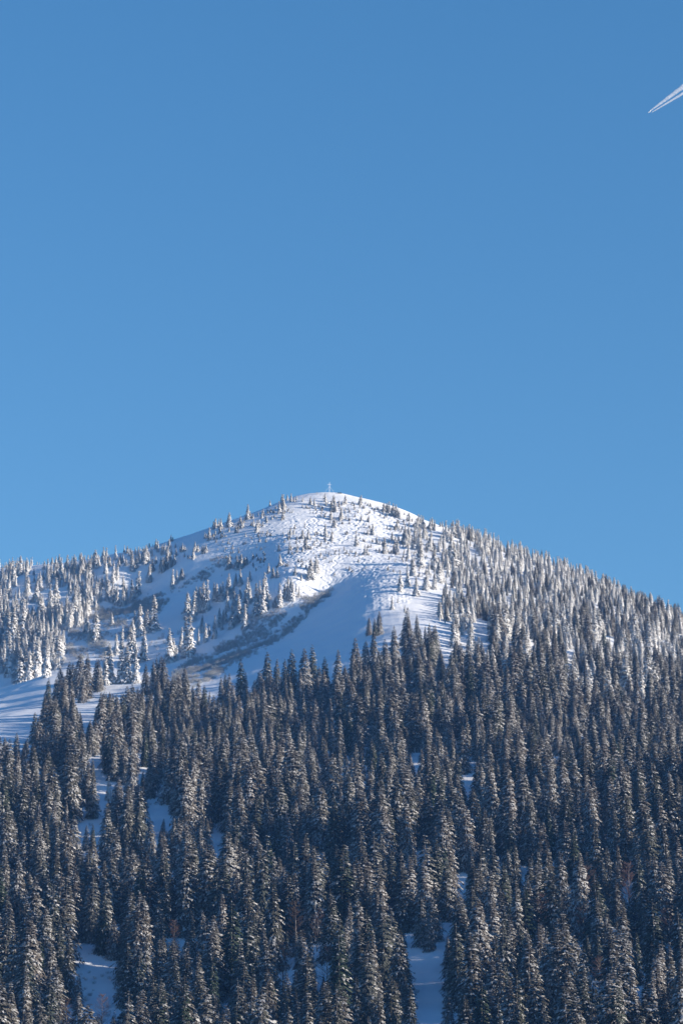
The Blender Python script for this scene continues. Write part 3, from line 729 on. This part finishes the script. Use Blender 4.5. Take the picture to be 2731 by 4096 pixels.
ROWS = [(2620, "on the forest's upper edge"), (2740, 'in the top forest row'), (2860, 'in the high forest'), (2980, 'in the upper forest'), (3100, 'in the upper middle forest'), (3220, 'in the middle forest'),
        (3340, 'below the middle forest'), (3460, 'in the lower middle forest'), (3580, 'in the low forest'), (3700, 'in the lower forest'), (3820, 'in the lowest forest'), (3940, 'near the bottom'), (9999, 'at the bottom edge')]
UROWS = [(2090, 'near the summit'), (2170, 'high on the slope'), (2240, 'on the upper slope'), (2310, 'midway up'), (2380, 'on the middle slope'), (2450, 'on the lower slope'), (2530, 'low on the slope'), (9999, 'at the slope foot')]
ORD = ['', 'second from the left', 'third from the left', 'fourth from the left', 'fifth from the left', 'sixth from the left', 'seventh from the left', 'eighth from the left', 'ninth from the left', 'tenth from the left'] + ['near the right end'] * 60
NUM = ['zero', 'one', 'two', 'three', 'four', 'five', 'six', 'seven', 'eight', 'nine', 'ten', 'eleven', 'twelve'] + ['many'] * 60
def describe(grp, upper):
    """one label for each tree: look, size and build, then its place among its like"""
    cells = {}
    for t in grp:
        h = t['H']; a, b = (8, 13) if upper else (15, 21)
        size = 'small ' if h < a else ('tall ' if h > b else '')
        build = 'slender ' if t['wide'] < 0.97 else ('full ' if t['wide'] > 1.08 else '')
        row = next(n for lim, n in (UROWS if upper else ROWS) if t['vt'] < lim)
        col = COLS[int(min(11, max(0, t['u'] / 2731 * 12)))]
        cells.setdefault((size, build, LOOK[t['kind']][1], row, col), []).append(t)
    for (size, build, look, row, col), ts in cells.items():
        ts.sort(key=lambda t: t['u'])
        n = len(ts)
        for i, t in enumerate(ts):
            if n == 1: pre, sp = '', 'spruce'
            else:
                sp = 'spruces'; look = look.replace('rime-white', 'white').replace('thinly rimed', 'rimed')
                if i == 0: pre = 'leftmost of %s ' % NUM[n]
                elif i == n - 1: pre = 'rightmost of %s ' % NUM[n]
                elif n == 3: pre = 'middle of three '
                else: pre = ORD[i].replace(' the', '') + ' of %s ' % NUM[n]
            if n > 1: build = build.replace('slender', 'slim')
            pre = pre.replace('second from left', 'second').replace('third from left', 'third').replace('fourth from left', 'fourth').replace('fifth from left', 'fifth').replace('sixth from left', 'sixth').replace('seventh from left', 'seventh').replace('eighth from left', 'eighth')
            lab = '%s%s%s%s %s %s, %s' % (pre, size, build, look, sp, row, col)
            while len(lab.replace('-', ' ').split()) > 16 and (size or build):
                if build: build = ''
                else: size = ''
                lab = '%s%s%s%s %s %s, %s' % (pre, size, build, look, sp, row, col)
            while lab in used: lab = lab.replace('spruce', 'twin spruce') if 'twin' not in lab else lab.replace('twin', 'paired', 1) if 'paired' not in lab else lab + ' again'
            used.add(lab); t['label'] = lab
prng = random.Random(9)
first = {}
describe(up, True); describe(lo, False)
rep = {}
for grp, group in ((up, 'rime-white spruces on the upper slopes'), (lo, 'snow-dusted spruces of the lower forest')):
    for t in sorted(grp, key=lambda t: -t['y']):
        nm, look = LOOK[t['kind']]
        vs = VAR[t['kind']]
        k = prng.randrange(len(vs))
        parts, H0 = vs[k]
        root = place(nm, t, parts, H0, prng)
        first.setdefault((t['kind'], k), root)
        root['label'] = t['label']; root['category'] = 'spruce tree'; root['group'] = group
        t['done'] = True

def proto(kind, k):
    """crown and trunk objects of a standing tree of this shape, which the far wood repeats"""
    if (kind, k) in first:
        return [c for c in first[(kind, k)].children]
    t = max([t for t in TREES if t['kind'] == kind and not t.get('done')], key=lambda t: t['px'])
    root = place(LOOK[kind][0], t, VAR[kind][k][0], VAR[kind][k][1], prng)
    describe([t], t['src'] in ('ridge', 'slope', 'slope2')); root['label'] = 'lone-tipped ' + t['label']
    root['category'] = 'spruce tree'; root['group'] = 'snow-dusted spruces of the lower forest'
    t['done'] = True; first[(kind, k)] = root
    return [c for c in root.children]

def cloud(name, pts, sources, label):
    """pts: x, y, z, sxy, sz, rot, source index.  One object; geometry nodes set the sources on its points"""
    me = bpy.data.meshes.new(name)
    P = np.array(pts, np.float32)
    me.vertices.add(len(P)); me.vertices.foreach_set('co', P[:, :3].ravel().copy())
    a = me.attributes.new('tscale', 'FLOAT_VECTOR', 'POINT'); a.data.foreach_set('vector', np.stack([P[:, 3], P[:, 3], P[:, 4]], 1).ravel().astype(np.float32))
    a = me.attributes.new('trot', 'FLOAT_VECTOR', 'POINT'); a.data.foreach_set('vector', np.stack([P[:, 5] * 0, P[:, 5] * 0, P[:, 5]], 1).ravel().astype(np.float32))
    a = me.attributes.new('tidx', 'INT', 'POINT'); a.data.foreach_set('value', P[:, 6].astype(np.int32))
    o = bpy.data.objects.new(name, me); COL.objects.link(o)
    g = bpy.data.node_groups.new(name, 'GeometryNodeTree')
    g.interface.new_socket('Geometry', in_out='INPUT', socket_type='NodeSocketGeometry')
    g.interface.new_socket('Geometry', in_out='OUTPUT', socket_type='NodeSocketGeometry')
    gi = g.nodes.new('NodeGroupInput'); go = g.nodes.new('NodeGroupOutput')
    g2i = []
    jn = g.nodes.new('GeometryNodeJoinGeometry')
    for src in reversed(sources):
        if isinstance(src, (list, tuple)):
            j2 = g.nodes.new('GeometryNodeJoinGeometry')
            for ob in src:
                oi = g.nodes.new('GeometryNodeObjectInfo'); oi.transform_space = 'ORIGINAL'
                oi.inputs['Object'].default_value = ob
                g.links.new(oi.outputs['Geometry'], j2.inputs[0])
        to = g.nodes.new('GeometryNodeGeometryToInstance')
        g.links.new(j2.outputs[0], to.inputs[0])
        g.links.new(to.outputs[0], jn.inputs[0])
    ip = g.nodes.new('GeometryNodeInstanceOnPoints'); ip.inputs['Pick Instance'].default_value = True
    def attr(nm, ty):
        n = g.nodes.new('GeometryNodeInputNamedAttribute'); n.data_type = ty; n.inputs['Name'].default_value = nm
        return n.outputs[0]
    g.links.new(gi.outputs[0], ip.inputs['Points']); g.links.new(jn.outputs[0], ip.inputs['Instance'])
    g.links.new(attr('tidx', 'INT'), ip.inputs['Instance Index']); g.links.new(attr('tscale', 'FLOAT_VECTOR'), ip.inputs['Scale'])
    er = g.nodes.new('FunctionNodeEulerToRotation'); g.links.new(attr('trot', 'FLOAT_VECTOR'), er.inputs[0]); g.links.new(er.outputs[0], ip.inputs['Rotation'])
    g.links.new(ip.outputs[0], go.inputs[0])
    md = o.modifiers.new('wood', 'NODES'); md.node_group = g
    o['kind'] = 'stuff'; o['label'] = label
    return o

def wood(name, sel, label):
    keys = sorted({(t['kind'], t['k']) for t in sel})
    src = [proto(*k) for k in keys]
    ix = {k: i for i, k in enumerate(keys)}
    pts = []
    for t in sel:
        if t.get('done'): continue
        H0 = VAR[t['kind']][t['k']][1]; s = t['H'] / H0
        pts.append((t['x'], t['y'], t['z'] - 0.25, s * t['wide'], s, prng.uniform(0, 6.28), ix[(t['kind'], t['k'])]))
    return cloud(name, pts, src, label)
rest = [t for t in TREES if not t.get('done')]
for t in rest: t['k'] = prng.randrange(len(VAR[t['kind']]))
wood('frosted_forest', [t for t in rest if t['src'] in ('ridge', 'slope', 'slope2')], 'rime-white spruce wood crowding the right ridge and dotting the upper slopes')
wood('spruce_forest', [t for t in rest if t['src'] in ('forest', 'edge')], 'dense snow-dusted spruce wood covering the lower mountainside')

# ---------------------------------------------------------------- bare trees between the spruces
for i, (u, vt, vb, what) in enumerate(BARE_AT):
    p = hit(u, vb)
    if p is None: continue
    z = float(land(np.array(p[0]), np.array(p[1])))
    t = dict(x=p[0], y=p[1] - 6, z=z - 2.5, H=height_at(p[0], p[1], vb - vt, z) + 2.5, wide=1.0)
    r_ = place('bare_tree', t, BARE[i % 3][0], 12.0, prng)
    r_['label'] = 'leafless reddish-brown tree %s, among snowy spruces' % what
    r_['category'] = 'bare tree'; r_['group'] = 'bare trees among the spruces'

# ---------------------------------------------------------------- brush in the gullies
bx, by, r = scatter(1.35, -260, 60, 860, 2000, 21)
bz = land(bx, by); bu, bv = proj(bx, by, bz)
nz = vnoise(bx, by, 11, 51) + 0.5 * vnoise(bx, by, 4, 52)
pts = []
for n_, P in enumerate(BRUSH):
    d = polydist(bu, bv, P)
    thr = {0: -0.5, 1: -0.45, 2: -0.6, 3: -0.6, 4: 0.0, 5: 0.9, 6: 0.15, 7: 0.3, 8: 0.3, 9: 0.2}[n_]
    k = (d > -6) & (r.uniform(0, 1, len(bx)) < (0.8 if n_ < 2 else 0.55) * smooth(thr - 0.35, thr + 1.0, nz) * smooth(-6, 14, d))
    if n_ >= 4: k &= r.uniform(0, 1, len(bx)) < (0.5 if n_ < 5 else 0.3)
    for i in np.where(k)[0]:
        s = r.uniform(0.55, 1.15) * (0.6 if n_ in (5, 7, 8, 9) else 1)
        pts.append((bx[i], by[i], bz[i] - 0.1, s, s * r.uniform(0.8, 1.2), r.uniform(0, 6.28), 0))
bm = bush_mesh(31)
# the first bush is the object's own mesh-carrying neighbour; the rest repeat it
bo = bpy.data.objects.new('alder_bush', bm); COL.objects.link(bo)
bo.location = pts[0][:3]; bo['label'] = 'frosted leafless bush at the edge of the brush-filled gully'; bo['category'] = 'bush'
cloud('frosted_brush', pts[1:], [[bo]], 'low frosted leafless brush filling the gully and bowl')

# ---------------------------------------------------------------- summit cross
def summit():
    x, y = hit(1317, 1976) if hit(1317, 1976) else hit(1317, 1985)
    z = float(land(np.array(x), np.array(y)))
    u, v = proj(x, y, z); Hh = height_at(x, y, v - 1928, z)
    root = empty('summit_cross', (x, y, z)); root.rotation_euler = (0, 0, 0.12)
    root['label'] = 'tall rime-white cross with two guy wires on the summit'; root['category'] = 'summit cross'
    r2 = random.Random(3)
    def bar(t, a, b, w):
        a = Vector(a); b = Vector(b); n = max(2, int((b - a).length / 0.35))
        d = (b - a).normalized(); e1 = d.orthogonal().normalized(); e2 = d.cross(e1)
        i0 = len(t.V)
        for k in range(n + 1):
            p = a + (b - a) * k / n; ww = w * r2.uniform(0.8, 1.3)
            for q in range(6): 
                an = q * math.pi / 3; t.V.append(tuple(p + (e1 * math.cos(an) + e2 * math.sin(an)) * ww))
        for k in range(n):
            for q in range(6):
                A = i0 + k * 6 + q; B = i0 + k * 6 + (q + 1) % 6
                t.F += [(A, B, B + 6), (A, B + 6, A + 6)]; t.M += [0, 0]
        for c in (i0, i0 + n * 6):
            for q in range(1, 5): t.F.append((c, c + q, c + q + 1)); t.M.append(0)
    def part(nm, a, b, w):
        t = TB(); bar(t, a, b, w)
        o = bpy.data.objects.new(nm, t.mesh(nm, [M_LOAD])); o.parent = root; COL.objects.link(o)
    part('post', (0, 0, -0.8), (0.15, 0, Hh * 0.96), 0.13)
    part('crossbar', (-1.55, -0.05, Hh * 0.79), (1.65, -0.05, Hh * 0.78), 0.10)
    part('guy_wire', (-0.2, 0, Hh * 0.60), (-4.3, 0.3, 0.0), 0.055)
    part('guy_wire', (0.3, 0, Hh * 0.62), (4.9, 0.3, -0.3), 0.055)
    # dark dwarf pine just right of the cross
    p = None
    for v in range(1975, 2000, 2):
        p = hit(1358, v)
        if p: break
    r3 = random.Random(8); t = TB()
    for k in range(90):
        az = r3.uniform(0, 6.28); rr = 1.3 * math.sqrt(r3.random()); hh = 1.5 * (1 - rr / 1.6) * r3.random()
        t.tuft((math.cos(az) * rr * 1.2, math.sin(az) * rr, hh), (math.cos(az) * .6, math.sin(az) * .6, 0.55), 0.55, 0.16, 0.1, 0, 0)
    o = bpy.data.objects.new('dwarf_pine', t.mesh('dwarf_pine', [M_DARK])); COL.objects.link(o)
    o.location = (p[0], p[1], float(land(np.array(p[0]), np.array(p[1]))) + 0.1)
    o['label'] = 'dark low bush on the snowy skyline just right of the summit cross'; o['category'] = 'bush'
summit()

# ---------------------------------------------------------------- airliner with its contrail
def sky_point(u, v, Yd):
    a, b = ray(u, v); return Vector((a * Yd, Yd, CAM[2] + b * Yd))
def vapour():
    m, t, o = new_mat('ice_vapour')
    d = nd(t, 'ShaderNodeBsdfDiffuse', Color=(0.9, 0.9, 0.92, 1)); tr = nd(t, 'ShaderNodeBsdfTranslucent', Color=(0.9, 0.9, 0.92, 1)); tp = nd(t, 'ShaderNodeBsdfTransparent')
    m1 = nd(t, 'ShaderNodeMixShader', Fac=0.5); m2 = nd(t, 'ShaderNodeMixShader')
    tc = nd(t, 'ShaderNodeTexCoord'); n = nd(t, 'ShaderNodeTexNoise', Scale=0.05, Detail=4.0)
    mr = nd(t, 'ShaderNodeMapRange'); mr.inputs['From Min'].default_value = 0.35; mr.inputs['From Max'].default_value = 0.65
    mr.inputs['To Min'].default_value = 0.16; mr.inputs['To Max'].default_value = 0.36
    t.links.new(tc.outputs['Object'], n.inputs['Vector']); t.links.new(n.outputs['Fac'], mr.inputs['Value'])
    t.links.new(mr.outputs[0], m2.inputs[0]); t.links.new(d.outputs[0], m1.inputs[1]); t.links.new(tr.outputs[0], m1.inputs[2])
    t.links.new(tp.outputs[0], m2.inputs[1]); t.links.new(m1.outputs[0], m2.inputs[2]); t.links.new(m2.outputs[0], o.inputs[0])
    return m
MV = vapour()
A = sky_point(2598, 446, 19000.0); B = sky_point(2860, 262, 19600.0)
dirv = (B - A).normalized(); side = dirv.cross(Vector((0, 0, 1))).normalized(); upv = side.cross(dirv).normalized()
r5 = random.Random(4)
root = empty('contrail', A)
root['label'] = 'white double contrail streaking up to the right edge of the sky'; root['category'] = 'contrail'
scr = (sky_point(2603, 451, 19000.0) - sky_point(2598, 446, 19000.0)).normalized()
for s, off, w0, w1 in ((0, -3.0, 3.2, 28.0), (1, 13.0, 3.0, 16.0)):
    V = []; F = []; n = 60; L = (B - A).length * (1.0 - 0.03 * s); st = 0.0 if s == 0 else 10.0
    for i in range(n + 1):
        q = i / n
        c = dirv * (L * q + st) + scr * (off + (-14.0 if s == 0 else 42.0) * q)
        w = (w0 + (w1 - w0) * q ** 0.8)
        for k in range(10):
            an = 6.2832 * k / 10; ww = w * r5.uniform(0.85, 1.15)
            V.append(tuple(c + (side * math.cos(an) + upv * math.sin(an)) * ww))
    for i in range(n):
        for k in range(10):
            a = i * 10 + k; b = i * 10 + (k + 1) % 10
            F += [(a, b, b + 10), (a, b + 10, a + 10)]
    o = bpy.data.objects.new('vapour_trail', tri_mesh('vapour_trail', V, F, [0] * len(F), [MV], True)); o.parent = root; COL.objects.link(o)
mp, tt, oo = new_mat('aircraft_paint'); bb = nd(tt, 'ShaderNodeBsdfPrincipled', Roughness=0.35); bb.inputs['Base Color'].default_value = (0.75, 0.76, 0.78, 1); tt.links.new(bb.outputs[0], oo.inputs[0])
plane = empty('airliner', A - dirv * 8)
plane['label'] = 'tiny airliner at the lower left tip of the contrail'; plane['category'] = 'aeroplane'
plane.rotation_euler = (-dirv).to_track_quat('X', 'Z').to_euler()
def pl(nm, fn):
    t = TB(); fn(t); o = bpy.data.objects.new(nm, t.mesh(nm, [mp])); o.parent = plane; COL.objects.link(o)
def fus(t):
    pr = [(19, 0.1), (17.5, 1.1), (15, 1.9), (-8, 1.95), (-14, 1.2), (-19, 0.3)]
    for (a, ra), (b, rb) in zip(pr[:-1], pr[1:]): t.cone((a, 0, 0), (b, 0, 0), ra, rb, 12, 0)
def slab(t, P, th):
    i = len(t.V); n = len(P)
    t.V += [(p[0], p[1], p[2] + th) for p in P] + [(p[0], p[1], p[2] - th) for p in P]
    for k in range(1, n - 1): t.F += [(i, i + k, i + k + 1), (i + n, i + n + k + 1, i + n + k)]
    for k in range(n):
        k2 = (k + 1) % n; t.F += [(i + k, i + n + k, i + n + k2), (i + k, i + n + k2, i + k2)]
    t.M += [0] * (len(t.F) - len(t.M))
pl('fuselage', fus)
for s in (-1, 1):
    pl('wing', lambda t: slab(t, [(5, s * 1.6, -0.8), (-1, s * 1.6, -0.8), (-6, s * 17, 0.4), (-4, s * 17, 0.4)], 0.25))
    pl('tailplane', lambda t: slab(t, [(-15, s * 0.8, 0.6), (-18, s * 0.8, 0.6), (-19.5, s * 6, 0.9), (-18, s * 6, 0.9)], 0.12))
    pl('engine', lambda t: (t.cone((4.5, s * 5.6, -2), (1, s * 5.6, -2), 1.0, 0.8, 10, 0)))
def fin(t):
    i = len(t.V); t.V += [(-14, .15, 1.2), (-18.5, .15, 1.0), (-20, .1, 7), (-17.8, .1, 7), (-14, -.15, 1.2), (-18.5, -.15, 1.0), (-20, -.1, 7), (-17.8, -.1, 7)]
    for f in ((0, 1, 2), (0, 2, 3), (4, 6, 5), (4, 7, 6), (0, 3, 7), (0, 7, 4), (3, 2, 6), (3, 6, 7), (2, 1, 5), (2, 5, 6)): t.F.append(tuple(i + q for q in f)); t.M.append(0)
pl('tail_fin', fin)

# ---------------------------------------------------------------- the air between the viewer and the mountain
def haze():
    xs, ys, zs = (-13000.0, 13000.0), (-4000.0, 13000.0), (float(gz.min()) - 1.0, 760.0)
    V = [(x, y, z) for z in zs for y in ys for x in xs]
    F = [(0, 2, 3, 1), (4, 5, 7, 6), (0, 1, 5, 4), (2, 6, 7, 3), (0, 4, 6, 2), (1, 3, 7, 5)]
    me = bpy.data.meshes.new('haze'); me.from_pydata(V, [], F); me.update()
    m, t, o = new_mat('haze_air')
    v = t.nodes.new('ShaderNodeVolumePrincipled')
    v.inputs['Color'].default_value = (0.15, 0.42, 1.0, 1); v.inputs['Density'].default_value = HAZE
    v.inputs['Anisotropy'].default_value = 0.0
    t.links.new(v.outputs[0], o.inputs['Volume'])
    me.materials.append(m)
    ob = bpy.data.objects.new('haze', me); COL.objects.link(ob); ob['kind'] = 'stuff'; ob['label'] = 'thin blue mountain air'
HAZE = 0.000058
haze()
